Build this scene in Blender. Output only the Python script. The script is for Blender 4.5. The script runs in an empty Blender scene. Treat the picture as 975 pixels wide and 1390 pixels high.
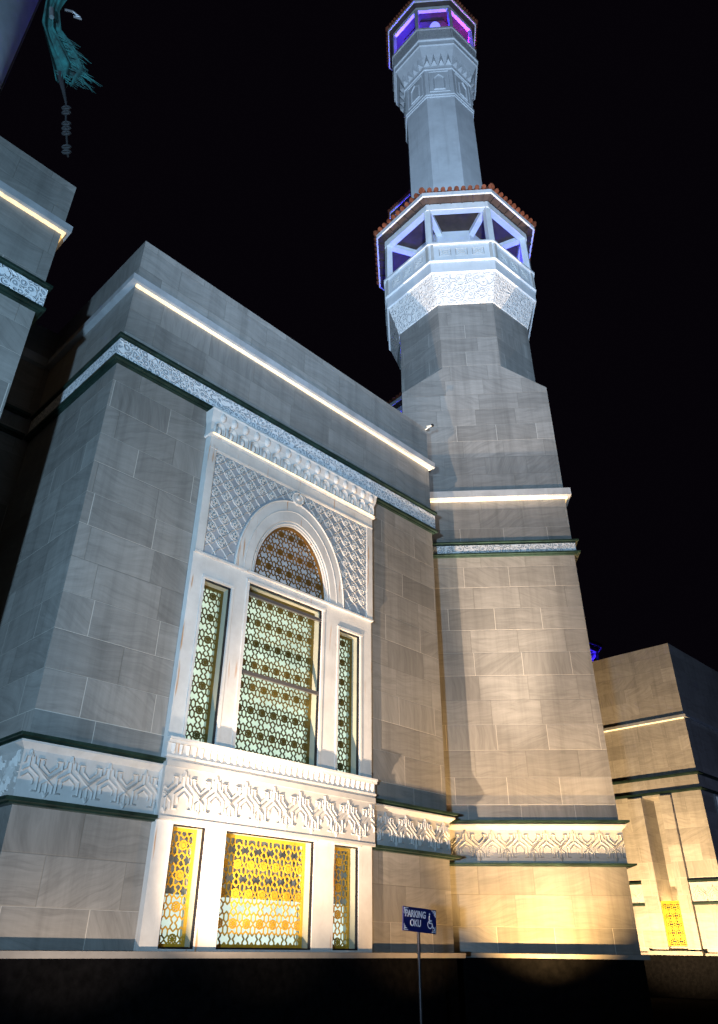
import bpy, math, random
from math import sin, cos, pi, radians, sqrt, floor, tan
from mathutils import Vector, Matrix
random.seed(7)
scene = bpy.context.scene
COL = scene.collection
T22 = tan(pi/8)

# ------------------------------------------------------------------ materials
def new_mat(name):
    m = bpy.data.materials.new(name); m.use_nodes = True
    nt = m.node_tree; nt.nodes.clear()
    out = nt.nodes.new('ShaderNodeOutputMaterial'); b = nt.nodes.new('ShaderNodeBsdfPrincipled')
    nt.links.new(b.outputs[0], out.inputs[0])
    return m, nt, b
class N:
    def __init__(s, nt): s.nt = nt
    def n(s, typ, **kw):
        o = s.nt.nodes.new('ShaderNode'+typ)
        for k, v in kw.items():
            if k == 'ins':
                for i, val in v.items():
                    if isinstance(val, bpy.types.NodeSocket): s.nt.links.new(val, o.inputs[i])
                    else: o.inputs[i].default_value = val
            else: setattr(o, k, v)
        return o
    def math(s, op, a, b=0.0, c=0.0, clamp=False):
        o = s.n('Math', operation=op, use_clamp=clamp, ins={0: a, 1: b, 2: c}); return o.outputs[0]
    def ramp(s, fac, stops):
        r = s.n('ValToRGB', ins={0: fac}); cr = r.color_ramp
        while len(cr.elements) < len(stops): cr.elements.new(.5)
        for e, (p, c) in zip(cr.elements, stops):
            e.position = p; e.color = (c[0], c[1], c[2], 1) if hasattr(c, '__len__') else (c, c, c, 1)
        return r.outputs[0]
    def mix(s, fac, a, b, mode='MIX'):
        m = s.n('MixRGB', blend_type=mode)
        for i, v in ((0, fac), (1, a), (2, b)):
            if isinstance(v, bpy.types.NodeSocket): s.nt.links.new(v, m.inputs[i])
            else: m.inputs[i].default_value = v if i == 0 else (v[0], v[1], v[2], 1)
        return m.outputs[0]

def mat_marble(name, ca, cb, vein, tw=1.2, th=.6, zoff=.43, bright=1.0):
    m, nt, b = new_mat(name); k = N(nt)
    uv = k.n('UVMap').outputs[0]
    sx = k.n('SeparateXYZ', ins={0: uv}); u, v = sx.outputs[0], sx.outputs[1]
    vv = k.math('DIVIDE', k.math('ADD', v, zoff), th); row = k.math('FLOOR', vv)
    rn = k.n('TexWhiteNoise', noise_dimensions='1D', ins={1: row}).outputs[0]
    uu = k.math('ADD', k.math('DIVIDE', u, tw), k.math('MULTIPLY', rn, 3.0)); colm = k.math('FLOOR', uu)
    fu = k.math('FRACT', uu); fv = k.math('FRACT', vv)
    du = k.math('MULTIPLY', k.math('MINIMUM', fu, k.math('SUBTRACT', 1.0, fu)), tw)
    dv = k.math('MULTIPLY', k.math('MINIMUM', fv, k.math('SUBTRACT', 1.0, fv)), th)
    jd = k.math('MINIMUM', du, dv)
    joint = k.math('LESS_THAN', jd, .0065)
    jsoft = k.math('SUBTRACT', 1.0, k.math('DIVIDE', jd, .012), clamp=True)
    idv = k.n('CombineXYZ', ins={0: colm, 1: row}).outputs[0]
    wn = k.n('TexWhiteNoise', noise_dimensions='3D', ins={0: idv})
    wc = k.n('SeparateXYZ', ins={0: wn.outputs[1]})
    ang = k.math('MULTIPLY', k.math('POWER', k.math('SUBTRACT', wc.outputs[0], .5), 3.0), 5.0)
    flip = k.math('MULTIPLY', k.math('GREATER_THAN', wc.outputs[2], .86), 1.45)
    vec = k.n('VectorMath', operation='ADD', ins={0: uv, 1: k.n('VectorMath', operation='SCALE', ins={0: wn.outputs[1], 3: 30.0}).outputs[0]}).outputs[0]
    rot = k.n('VectorRotate', rotation_type='Z_AXIS', ins={0: vec, 3: k.math('ADD', ang, flip)}).outputs[0]
    wob = k.n('TexNoise', ins={0: rot, 2: .7, 3: 2.0}).outputs[0]
    rot2 = k.n('VectorMath', operation='ADD', ins={0: rot, 1: k.n('CombineXYZ', ins={1: k.math('MULTIPLY', wob, .55)}).outputs[0]}).outputs[0]
    st = k.n('Mapping', ins={0: rot2, 3: (.11, 1.35, 1)}).outputs[0]
    wv0 = k.n('TexNoise', ins={0: st, 2: 1.7, 3: 5.0, 4: .55, 8: .8}).outputs[0]
    wv = k.math('MULTIPLY', k.math('ABSOLUTE', k.math('SUBTRACT', wv0, .5)), 7.0)
    no = k.n('TexNoise', ins={0: k.n('Mapping', ins={0: rot2, 3: (.5, 3.2, 1)}).outputs[0], 2: 2.2, 3: 8.0, 4: .68, 8: 1.1}).outputs[0]
    fine = k.n('TexNoise', ins={0: k.n('Mapping', ins={0: rot2, 3: (1.2, 20, 1)}).outputs[0], 2: 3.0, 3: 4.0, 4: .6}).outputs[0]
    c0 = k.mix(k.ramp(no, [(.3, 0.0), (.7, 1.0)]), ca, cb)
    c1 = k.mix(k.math('MULTIPLY', k.ramp(wv, [(.0, 1.0), (.10, .35), (.4, 0.0)]), .34), c0, vein)
    c2 = k.mix(.22, c1, k.ramp(fine, [(.3, .66), (.7, 1.0)]), 'MULTIPLY')
    tb = k.math('ADD', .84*bright, k.math('MULTIPLY', wc.outputs[1], .30*bright))
    c3 = k.mix(1.0, c2, k.n('CombineXYZ', ins={0: tb, 1: tb, 2: tb}).outputs[0], 'MULTIPLY')
    big = k.n('TexNoise', ins={0: uv, 2: .45, 3: 3.0}).outputs[0]
    c3 = k.mix(.5, c3, k.ramp(big, [(.3, .78), (.7, 1.0)]), 'MULTIPLY')
    stn = k.n('TexNoise', ins={0: k.n('Mapping', ins={0: uv, 3: (3.2, .16, 1)}).outputs[0], 2: 1.0, 3: 6.0, 4: .7}).outputs[0]
    c3 = k.mix(1.0, c3, k.ramp(stn, [(.38, 1.0), (.50, .93), (.68, .74)]), 'MULTIPLY')
    jc = k.mix(k.math('GREATER_THAN', rn, .55), (.12, .115, .10), (.50, .47, .42))
    c4 = k.mix(k.math('MULTIPLY', joint, k.math('ADD', .4, k.math('MULTIPLY', rn, .45))), c3, jc)
    nt.links.new(c4, b.inputs['Base Color']); b.inputs['Roughness'].default_value = .42
    b.inputs['Specular IOR Level'].default_value = .35
    h = k.math('SUBTRACT', k.math('ADD', k.math('MULTIPLY', no, .35), k.math('MULTIPLY', wc.outputs[0], .5)), jsoft)
    bp = k.n('Bump', ins={0: .35, 1: .02, 'Height': h}) if False else k.n('Bump')
    bp.inputs['Strength'].default_value = .3; bp.inputs['Distance'].default_value = .01
    nt.links.new(h, bp.inputs['Height']); nt.links.new(bp.outputs[0], b.inputs['Normal'])
    return m

def mat_plain(name, col, rough=.6, metal=0.0, var=.12, scale=4.0, bump=.0, spec=.4, dirt=None):
    m, nt, b = new_mat(name); k = N(nt)
    tc = k.n('TexCoord').outputs[3]
    no = k.n('TexNoise', ins={0: tc, 2: scale, 3: 6.0, 4: .65}).outputs[0]
    lo = tuple(c*(1-var*1.6) for c in col); hi = tuple(min(1, c*(1+var)) for c in col)
    c = k.mix(k.ramp(no, [(.3, 0.0), (.7, 1.0)]), lo, hi)
    if dirt:
        n2 = k.n('TexNoise', ins={0: k.n('Mapping', ins={0: tc, 3: (5.5, 5.5, .35)}).outputs[0], 2: 1.0, 3: 5.0, 4: .6}).outputs[0]
        c = k.mix(k.math('MULTIPLY', k.ramp(n2, [(.55, 0.0), (.78, 1.0)]), .6), c, dirt)
    nt.links.new(c, b.inputs['Base Color']); b.inputs['Metallic'].default_value = metal
    b.inputs['Roughness'].default_value = rough; b.inputs['Specular IOR Level'].default_value = spec
    if bump:
        n3 = k.n('TexNoise', ins={0: tc, 2: scale*12, 3: 4.0}).outputs[0]
        bp = k.n('Bump'); bp.inputs['Strength'].default_value = bump; bp.inputs['Distance'].default_value = .01
        nt.links.new(n3, bp.inputs['Height']); nt.links.new(bp.outputs[0], b.inputs['Normal'])
    return m

def mat_cast_stone(name):
    # white cast panels with fine grain, dark runs and rust runs under the fixings
    m, nt, b = new_mat(name); k = N(nt)
    tc = k.n('TexCoord').outputs[3]
    no = k.n('TexNoise', ins={0: tc, 2: 2.2, 3: 7.0, 4: .65}).outputs[0]
    c = k.mix(k.ramp(no, [(.3, 0.0), (.7, 1.0)]), (.54, .525, .50), (.68, .67, .64))
    run = k.n('TexNoise', ins={0: k.n('Mapping', ins={0: tc, 3: (9, 9, .8)}).outputs[0], 2: 1.0, 3: 5.0, 4: .65}).outputs[0]
    c = k.mix(k.math('MULTIPLY', k.ramp(run, [(.56, 0.0), (.8, 1.0)]), .45), c, (.36, .34, .31))
    rust = k.n('TexNoise', ins={0: k.n('Mapping', ins={0: tc, 1: (3.3, 1.7, 5.1), 3: (13, 13, .9)}).outputs[0], 2: 1.0, 3: 3.0, 4: .5}).outputs[0]
    c = k.mix(k.math('MULTIPLY', k.ramp(rust, [(.665, 0.0), (.72, 1.0)]), .75), c, (.45, .20, .05))
    nt.links.new(c, b.inputs['Base Color']); b.inputs['Roughness'].default_value = .7
    b.inputs['Specular IOR Level'].default_value = .25
    g = k.n('TexNoise', ins={0: tc, 2: 60.0, 3: 3.0}).outputs[0]
    bp = k.n('Bump'); bp.inputs['Strength'].default_value = .15; bp.inputs['Distance'].default_value = .004
    nt.links.new(g, bp.inputs['Height']); nt.links.new(bp.outputs[0], b.inputs['Normal'])
    return m

def mat_carved(name, scale, hi=(.9, .9, .9), lo=(.42, .46, .50), strength=.9, dist=.03):
    # arabesque: fine scroll relief, with shade painted darker into the hollows
    m, nt, b = new_mat(name); k = N(nt)
    uv = k.n('UVMap').outputs[0]
    ds = k.n('TexNoise', ins={0: uv, 2: scale*.55, 3: 1.0}).outputs[1]
    w = k.n('VectorMath', operation='ADD', ins={0: uv, 1: k.n('VectorMath', operation='SCALE', ins={0: ds, 3: 1.1/scale}).outputs[0]}).outputs[0]
    vo = k.n('TexVoronoi', feature='DISTANCE_TO_EDGE', ins={0: w, 2: scale}).outputs[0]
    v1 = k.n('TexVoronoi', feature='F1', ins={0: w, 2: scale}).outputs[0]
    rings = k.math('SINE', k.math('MULTIPLY', v1, 17.0))
    a = k.ramp(vo, [(.02, 1.0), (.10, 0.0)])
    r = k.ramp(k.math('ADD', k.math('MULTIPLY', rings, .5), .5), [(.25, 0.0), (.6, 1.0)])
    h = k.math('MAXIMUM', k.n('RGBToBW', ins={0: a}).outputs[0], k.math('MULTIPLY', k.n('RGBToBW', ins={0: r}).outputs[0], .85))
    c = k.mix(h, lo, hi)
    nt.links.new(c, b.inputs['Base Color']); b.inputs['Roughness'].default_value = .65
    bp = k.n('Bump'); bp.inputs['Strength'].default_value = strength; bp.inputs['Distance'].default_value = dist
    nt.links.new(h, bp.inputs['Height']); nt.links.new(bp.outputs[0], b.inputs['Normal'])
    return m

def mat_emit(name, col, strength, base=(.8, .8, .8)):
    m, nt, b = new_mat(name)
    b.inputs['Base Color'].default_value = (*base, 1)
    b.inputs['Emission Color'].default_value = (*col, 1); b.inputs['Emission Strength'].default_value = strength
    return m

def mat_led(name, col, strength):
    m, nt, b = new_mat(name); k = N(nt)
    tc = k.n('TexCoord').outputs[3]
    no = k.n('TexNoise', ins={0: tc, 2: 1.7, 3: 3.0}).outputs[0]
    no2 = k.n('TexNoise', ins={0: tc, 2: 14.0, 3: 2.0}).outputs[0]
    s = k.math('MULTIPLY', k.math('MULTIPLY', k.math('ADD', no, .55), strength), k.math('ADD', k.math('MULTIPLY', k.math('POWER', no2, 2.0), 2.6), .35))
    nt.links.new(s, b.inputs['Emission Strength']); b.inputs['Emission Color'].default_value = (*col, 1)
    b.inputs['Base Color'].default_value = (.8, .75, .6, 1)
    return m

def mat_window(name, split=None, top=(.13, .13, .11), low=(.62, .85, .74), amt=1.0):
    # frosted pane with the lit room behind it; arch glow is painted reflection
    m, nt, b = new_mat(name); k = N(nt)
    tc = k.n('TexCoord').outputs[3]
    sp = k.n('SeparateXYZ', ins={0: tc})
    no = k.n('TexNoise', ins={0: k.n('Mapping', ins={0: tc, 3: (1.2, 1, .8)}).outputs[0], 2: 1.5, 3: 3.0}).outputs[0]
    lowc = k.mix(k.ramp(no, [(.3, 0.0), (.7, 1.0)]), tuple(c*.78 for c in low), tuple(min(1, c*1.12) for c in low))
    if split is not None:
        n2 = k.n('TexNoise', ins={0: k.n('Mapping', ins={0: tc, 3: (9, 1, 3)}).outputs[0], 2: 1.6, 3: 3.0}).outputs[0]
        tcn = k.mix(k.ramp(n2, [(.35, 0.0), (.62, 1.0)]), tuple(c*.35 for c in top), tuple(c*1.2 for c in top))
        edge = k.math('GREATER_THAN', k.math('ADD', sp.outputs[2], k.math('MULTIPLY', k.math('SUBTRACT', n2, .5), .02)), split)
        col = k.mix(edge, lowc, tcn)
    else: col = lowc
    nt.links.new(col, b.inputs['Emission Color']); b.inputs['Emission Strength'].default_value = amt
    b.inputs['Base Color'].default_value = (.06, .07, .07, 1); b.inputs['Roughness'].default_value = .12
    return m

M = {}
M['stone'] = mat_marble('grey_marble_cladding', (.235, .225, .208), (.315, .302, .28), (.145, .14, .13))
M['stone_warm'] = mat_marble('warm_marble_cladding', (.34, .32, .285), (.48, .455, .41), (.25, .235, .205), tw=1.3, th=.62, zoff=.2)
M['cast'] = mat_cast_stone('white_cast_stone')
M['relief'] = mat_plain('white_relief_stone', (.46, .45, .43), .65, var=.08, scale=3, bump=.1, spec=.25, dirt=(.40, .37, .32))
M['carve_fine'] = mat_carved('scroll_carving_fine', 7.0)
M['carve_big'] = mat_carved('scroll_carving', 4.6, hi=(.72, .70, .67), lo=(.56, .56, .56), strength=.7, dist=.05)
M['carve_rail'] = mat_carved('rail_carving', 8.0, hi=(.62, .62, .62), lo=(.38, .38, .39), strength=.5, dist=.02)
M['lip'] = mat_plain('dark_green_metal', (.022, .045, .034), .35, .3, var=.4, scale=3)
M['cornice'] = mat_plain('white_marble_cornice', (.36, .37, .38), .5, var=.15, scale=2, dirt=(.25, .24, .22))
M['paint'] = mat_plain('white_painted_render', (.66, .68, .70), .6, var=.09, scale=1.2, bump=.05, dirt=(.48, .49, .50))
M['paint_post'] = mat_plain('white_painted_timber', (.72, .73, .74), .55, var=.06, scale=3, dirt=(.5, .5, .5))
M['grey_render'] = mat_plain('grey_weathered_render', (.36, .37, .38), .7, var=.2, scale=3)
M['timber'] = mat_plain('dark_rafters', (.055, .035, .03), .7, var=.3, scale=3)
M['tile'] = mat_plain('terracotta_tiles', (.22, .065, .03), .6, var=.45, scale=2.5, bump=.2)
M['led'] = mat_led('warm_light_strip', (1, .60, .17), .95)
M['led_soft'] = mat_led('warm_light_strip_soft', (1, .72, .34), 1.3)
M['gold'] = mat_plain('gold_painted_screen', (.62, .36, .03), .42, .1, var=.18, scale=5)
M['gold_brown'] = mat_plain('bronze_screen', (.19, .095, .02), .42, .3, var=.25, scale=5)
M['gold_shaded'] = mat_plain('gold_screen_backlit', (.11, .08, .014), .45, .3, var=.2, scale=5)  # gold screen again, its colour darkened to look unlit and backlit
M['frame'] = mat_plain('dark_aluminium', (.035, .035, .045), .35, .7, var=.1)
M['mullion'] = mat_plain('grey_aluminium', (.18, .175, .18), .35, .6, var=.1)
M['reveal'] = mat_plain('pale_reveal', (.36, .37, .29), .6, var=.06)
M['pane_up'] = mat_window('lit_pane', None, low=(.70, .88, .70), amt=1.0)
M['pane_low'] = mat_window('lit_pane_low', 2.22, top=(.14, .14, .12), low=(.74, .92, .80), amt=1.0)
M['pane_arch'] = mat_window('arch_pane', None, low=(.30, .36, .44), amt=.8)  # bluish reflection on the glass put in as a glow
M['pane_dark'] = mat_window('dark_pane', None, low=(.02, .012, .004), amt=.3)
M['plinth'] = mat_plain('dark_granite', (.004, .004, .0045), 1.0, var=.3, scale=8, spec=.0)
M['kerb'] = mat_plain('pale_ledge_stone', (.22, .21, .20), .6, var=.12, scale=3)
M['asphalt'] = mat_plain('asphalt', (.009, .009, .010), .95, var=.25, scale=9, bump=.3, spec=.0)
M['roofslab'] = mat_plain('roof_slab', (.12, .12, .12), .8)
M['sign_blue'] = mat_plain('blue_sign_enamel', (.008, .014, .10), .3, var=.15, scale=5)
M['sign_white'] = mat_plain('white_sign_vinyl', (.55, .60, .72), .4, var=.05)
M['post'] = mat_plain('dark_post_metal', (.05, .045, .05), .35, .6, var=.2)
M['pole'] = mat_plain('pale_blue_pole', (.75, .82, .88), .55, var=.12, scale=1.2)
M['pole_edge'] = mat_plain('pole_edge_strip', (.15, .12, .10), .5, .3, var=.3, scale=6)
M['flag'] = mat_plain('teal_cloth', (.004, .055, .052), .9, var=.6, scale=5)
M['cord'] = mat_plain('grey_cord', (.008, .008, .009), .7, var=.3, scale=20)
M['steel'] = mat_plain('polished_steel', (.6, .6, .62), .25, .9, var=.05)
M['cam_white'] = mat_plain('camera_housing', (.6, .58, .5), .4, var=.05)
M['black'] = mat_plain('black_plastic', (.01, .01, .01), .3, var=.05)
M['speaker'] = mat_plain('round_diffuser', (.62, .62, .66), .5, var=.05)

# ------------------------------------------------------------------ mesh builder
class MB:
    def __init__(s): s.v = []; s.f = []
    def face(s, pts):
        i = len(s.v); s.v += [tuple(p) for p in pts]; s.f.append(tuple(range(i, i+len(pts))))
    def poly(s, verts, faces):
        i = len(s.v); s.v += [tuple(p) for p in verts]; s.f += [tuple(j+i for j in f) for f in faces]
    def box(s, x0, x1, y0, y1, z0, z1):
        v = [(x0, y0, z0), (x1, y0, z0), (x1, y1, z0), (x0, y1, z0), (x0, y0, z1), (x1, y0, z1), (x1, y1, z1), (x0, y1, z1)]
        s.poly(v, [(0, 3, 2, 1), (4, 5, 6, 7), (0, 1, 5, 4), (1, 2, 6, 5), (2, 3, 7, 6), (3, 0, 4, 7)])
    def bar(s, p, q, w, h, up=(0, 0, 1)):
        p, q = Vector(p), Vector(q); d = (q-p).normalized(); u = Vector(up)
        a = d.cross(u).normalized()*w/2; b = a.cross(d).normalized()*h/2
        v = [p-a-b, p+a-b, p+a+b, p-a+b, q-a-b, q+a-b, q+a+b, q-a+b]
        s.poly(v, [(0, 3, 2, 1), (4, 5, 6, 7), (0, 1, 5, 4), (1, 2, 6, 5), (2, 3, 7, 6), (3, 0, 4, 7)])
    def tube(s, pts, r, n=8, caps=True):
        pts = [Vector(p) for p in pts]; rings = []
        for i, p in enumerate(pts):
            d = (pts[min(i+1, len(pts)-1)]-pts[max(i-1, 0)]).normalized()
            u = Vector((0, 0, 1)) if abs(d.z) < .9 else Vector((1, 0, 0))
            a = d.cross(u).normalized(); b = d.cross(a)
            rr = r[i] if hasattr(r, '__len__') else r
            rings.append([p+(a*cos(t*2*pi/n)+b*sin(t*2*pi/n))*rr for t in range(n)])
        base = len(s.v)
        for rg in rings: s.v += [tuple(v) for v in rg]
        for i in range(len(rings)-1):
            for t in range(n):
                s.f.append((base+i*n+t, base+i*n+(t+1) % n, base+(i+1)*n+(t+1) % n, base+(i+1)*n+t))
        if caps:
            s.f.append(tuple(base+t for t in range(n))[::-1]); s.f.append(tuple(base+(len(rings)-1)*n+t for t in range(n)))
    def octa(s, prof, caps=(False, False), rot=0.0):
        # stacked octagonal rings: prof = [(apothem, z), ...]
        base = len(s.v)
        for a, z in prof:
            R = a/cos(pi/8)
            for k in range(8):
                t = -pi/2-pi/8+k*pi/4+rot; s.v.append((R*cos(t), R*sin(t), z))
        for i in range(len(prof)-1):
            for k in range(8):
                s.f.append((base+i*8+k, base+i*8+(k+1) % 8, base+(i+1)*8+(k+1) % 8, base+(i+1)*8+k))
        if caps[0]: s.f.append(tuple(base+k for k in range(8))[::-1])
        if caps[1]: s.f.append(tuple(base+(len(prof)-1)*8+k for k in range(8)))
    def build(s, name, mat, parent=None, smooth=False):
        me = bpy.data.meshes.new(name); me.from_pydata(s.v, [], s.f); me.materials.append(mat)
        uvl = me.uv_layers.new(name='UVMap')
        for p in me.polygons:
            n = p.normal
            if smooth: p.use_smooth = True
            for li in p.loop_indices:
                co = me.vertices[me.loops[li].vertex_index].co
                if abs(n.z) > .8: uv = (co.x, co.y)
                else:
                    h = sqrt(n.x*n.x+n.y*n.y) or 1; tx, ty = -n.y/h, n.x/h
                    # side walls get their own offset so courses do not mirror round a corner
                    uv = (co.x*tx+co.y*ty+round(math.atan2(n.y, n.x)*4)*3.37, co.z)
                uvl.data[li].uv = uv
        o = bpy.data.objects.new(name, me); COL.objects.link(o)
        if parent: o.parent = parent
        return o

def thing(name, label, cat, loc=(0, 0, 0), rz=0.0, group=None):
    o = bpy.data.objects.new(name, None); COL.objects.link(o); o.location = loc; o.rotation_euler = (0, 0, rz)
    o.empty_display_size = .3
    o['label'] = label; o['category'] = cat
    if group: o['group'] = group
    return o
def tag(o, label, cat, group=None):
    o['label'] = label; o['category'] = cat
    if group: o['group'] = group
def struct(o): o['kind'] = 'structure'; return o

# frame maps: (a along the face, b height, d outward) -> local xyz
def front(y0): return lambda a, b, d: (a, y0-d, b)
def leftside(x0): return lambda a, b, d: (x0-d, -a, b)

def ridge(mb, mp, p, q, w, d):
    (a0, b0), (a1, b1) = p, q; L = math.hypot(a1-a0, b1-b0)
    if L < 1e-4: return
    ta, tb = (a1-a0)/L, (b1-b0)/L; na, nb = -tb*w/2, ta*w/2; e = w*.35
    a0 -= ta*e; b0 -= tb*e; a1 += ta*e; b1 += tb*e
    v = [mp(a0+na, b0+nb, -.003), mp(a0-na, b0-nb, -.003), mp(a1-na, b1-nb, -.003), mp(a1+na, b1+nb, -.003),
         mp(a0+ta*w*.5, b0+tb*w*.5, d), mp(a1-ta*w*.5, b1-tb*w*.5, d)]
    mb.poly(v, [(0, 4, 5, 3), (1, 2, 5, 4), (0, 1, 4), (2, 3, 5)])
def ribbon(mb, mp, p, q, w, d, ext=.3):
    (a0, b0), (a1, b1) = p, q; L = math.hypot(a1-a0, b1-b0)
    if L < 1e-4: return
    ta, tb = (a1-a0)/L, (b1-b0)/L; na, nb = -tb*w/2, ta*w/2; e = w*ext; d = d+random.uniform(-.0015, .0015)
    a0 -= ta*e; b0 -= tb*e; a1 += ta*e; b1 += tb*e
    c = [(a0+na, b0+nb), (a0-na, b0-nb), (a1-na, b1-nb), (a1+na, b1+nb)]
    v = [mp(x, y, 0) for x, y in c]+[mp(x, y, d) for x, y in c]
    mb.poly(v, [(4, 5, 6, 7), (0, 4, 7, 3), (1, 2, 6, 5), (0, 1, 5, 4), (2, 3, 7, 6)])
def clip(p, q, inside):
    ip, iq = inside(*p), inside(*q)
    if ip and iq: return p, q
    if not ip and not iq:
        m = ((p[0]+q[0])/2, (p[1]+q[1])/2)
        return None if not inside(*m) else (p, q)
    a, b = (p, q) if ip else (q, p); lo, hi = 0.0, 1.0
    for _ in range(12):
        m = (lo+hi)/2
        if inside(a[0]+(b[0]-a[0])*m, a[1]+(b[1]-a[1])*m): lo = m
        else: hi = m
    return a, (a[0]+(b[0]-a[0])*lo, a[1]+(b[1]-a[1])*lo)

# star screen unit, in pitch units: x -.5...5, y 0..1 (rosette at the corners 0,0)
SCREEN = []
for sy in (0, 1):
    Y = (lambda y: y) if sy == 0 else (lambda y: 1-y)
    hexa = [(.5, .02), (.665, .115), (.665, .285), (.5, .385), (.335, .285), (.335, .115), (.5, .02)]
    SCREEN += [((a[0], Y(a[1])), (b[0], Y(b[1]))) for a, b in zip(hexa, hexa[1:])]
    for sx in (1, -1):
        X = (lambda x: x % 1.0) if False else (lambda x: x)
        for a, b in [((.335*sx, .285), (.20*sx, .345)), ((.20*sx, .345), (.0, .24)), ((.20*sx, .345), (.20*sx, .41)), ((.20*sx, .41), (.075*sx, .5)),
                     ((.335*sx, .115), (.19*sx, .085)), ((.335*sx, .285), (.335*sx, .286))]:
            SCREEN.append(((X(a[0]), Y(a[1])), (X(b[0]), Y(b[1]))))
def screen(mb, mp, x0, x1, z0, z1, px, pz, ox, oz, w, d, inside=None, border=.055, full=True):
    ins = inside or (lambda a, b: x0 <= a <= x1 and z0 <= b <= z1)
    i0, i1 = int(floor((x0-ox)/px))-1, int(floor((x1-ox)/px))+2
    j0, j1 = int(floor((z0-oz)/pz))-1, int(floor((z1-oz)/pz))+2
    for i in range(i0, i1):
        for j in range(j0, j1):
            cx, cz = ox+i*px, oz+j*pz
            for p, q in SCREEN:
                c = clip((cx+p[0]*px, cz+p[1]*pz), (cx+q[0]*px, cz+q[1]*pz), ins)
                if c: ribbon(mb, mp, c[0], c[1], w, d)
            R = .235*px
            if ins(cx, cz+R) and ins(cx, cz-R) and ins(cx-R, cz) and ins(cx+R, cz):
                for k in range(12):
                    t0, t1 = k*pi/6, (k+1)*pi/6
                    ribbon(mb, mp, (cx+R*cos(t0), cz+R*sin(t0)*1.0), (cx+R*cos(t1), cz+R*sin(t1)), w*1.1, d+.004)
                for k in range(4):
                    t = k*pi/4+pi/8
                    ribbon(mb, mp, (cx-R*cos(t), cz-R*sin(t)), (cx+R*cos(t), cz+R*sin(t)), w*.8, d+.002)
                v = []
                for k in range(8):
                    t = k*pi/4; v.append(mp(cx+R*.55*cos(t), cz+R*.55*sin(t), d+.006))
                mb.face(v)
    if inside is None and border:
        b = border
        for (a, bb) in (((x0+b/2, z0), (x0+b/2, z1)), ((x1-b/2, z0), (x1-b/2, z1))): ribbon(mb, mp, a, bb, b, d+.008, 0)
        for (a, bb) in (((x0+b, z0+b/2), (x1-b, z0+b/2)), ((x0+b, z1-b/2), (x1-b, z1-b/2))): ribbon(mb, mp, a, bb, b, d+.007, 0)

# strapwork frieze unit (pitch 1, height 1)
FRIEZE = []
for s in (1, -1):
    for pl, w in (([(.0, .62), (.27*s, .44), (.27*s, .14), (.16*s, .14)], 1), ([(.0, .49), (.15*s, .38), (.15*s, .27)], .8),
                  ([(.5*s, .38), (.21*s, .62), (.21*s, .82), (.35*s, .82)], 1), ([(.5*s, .54), (.335*s, .68), (.335*s, .78)], .8),
                  ([(.5*s, .44), (.12*s, .70), (.10*s, .86)], .7), ([(.5*s, .38), (.36*s, .28), (.36*s, .12)], .7),
                  ([(.5*s, .03), (.44*s, .14)], .8), ([(0, .97), (.045*s, .84)], 1)):
        FRIEZE += [(a, b, w) for a, b in zip(pl, pl[1:])]
FRIEZE += [((.5, .38), (.5, .03), 1.2), ((0, .97), (0, .62), 1.6)]
def frieze(mb, mp, a0, a1, z0, z1, pitch, ph, w=.03, d=.028):
    H = z1-z0; ins = lambda a, b: a0 <= a <= a1
    for i in range(int(floor((a0-ph)/pitch))-1, int(floor((a1-ph)/pitch))+2):
        c = ph+i*pitch
        for p, q, k in FRIEZE:
            r = clip((c+p[0]*pitch, z0+p[1]*H), (c+q[0]*pitch, z0+q[1]*H), ins)
            if r: ridge(mb, mp, r[0], r[1], w*k, d)

def ring_profile(mb, x0, x1, ydepth, prof, sides=(True, True)):
    # moulding wrapped round a rectangular block whose front is y=0: prof = [(overhang, z), ...] bottom to top
    def rect(o, z):
        return [(x0-(o if sides[0] else 0), ydepth, z), (x0-(o if sides[0] else 0), -o, z), (x1+(o if sides[1] else 0), -o, z), (x1+(o if sides[1] else 0), ydepth, z)]
    for (o0, z0), (o1, z1) in zip(prof, prof[1:]):
        A, B = rect(o0, z0), rect(o1, z1)
        for i in range(3):
            if (i == 0 and not sides[0]) or (i == 2 and not sides[1]): continue
            mb.face([A[i], A[i+1], B[i+1], B[i]])
    for s_, e in ((0, x0), (1, x1)):          # plain end where the moulding stops
        if not sides[s_] and len(prof) > 2: mb.face([(e, -o, z) for o, z in prof])

AF = radians(45.126)
RF = radians(90-45.126)
Fc = Vector((2.1403, 16.8647, 0))
dF = Vector((sin(AF), cos(AF), 0)); dG = Vector((-cos(AF), sin(AF), 0))

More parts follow.
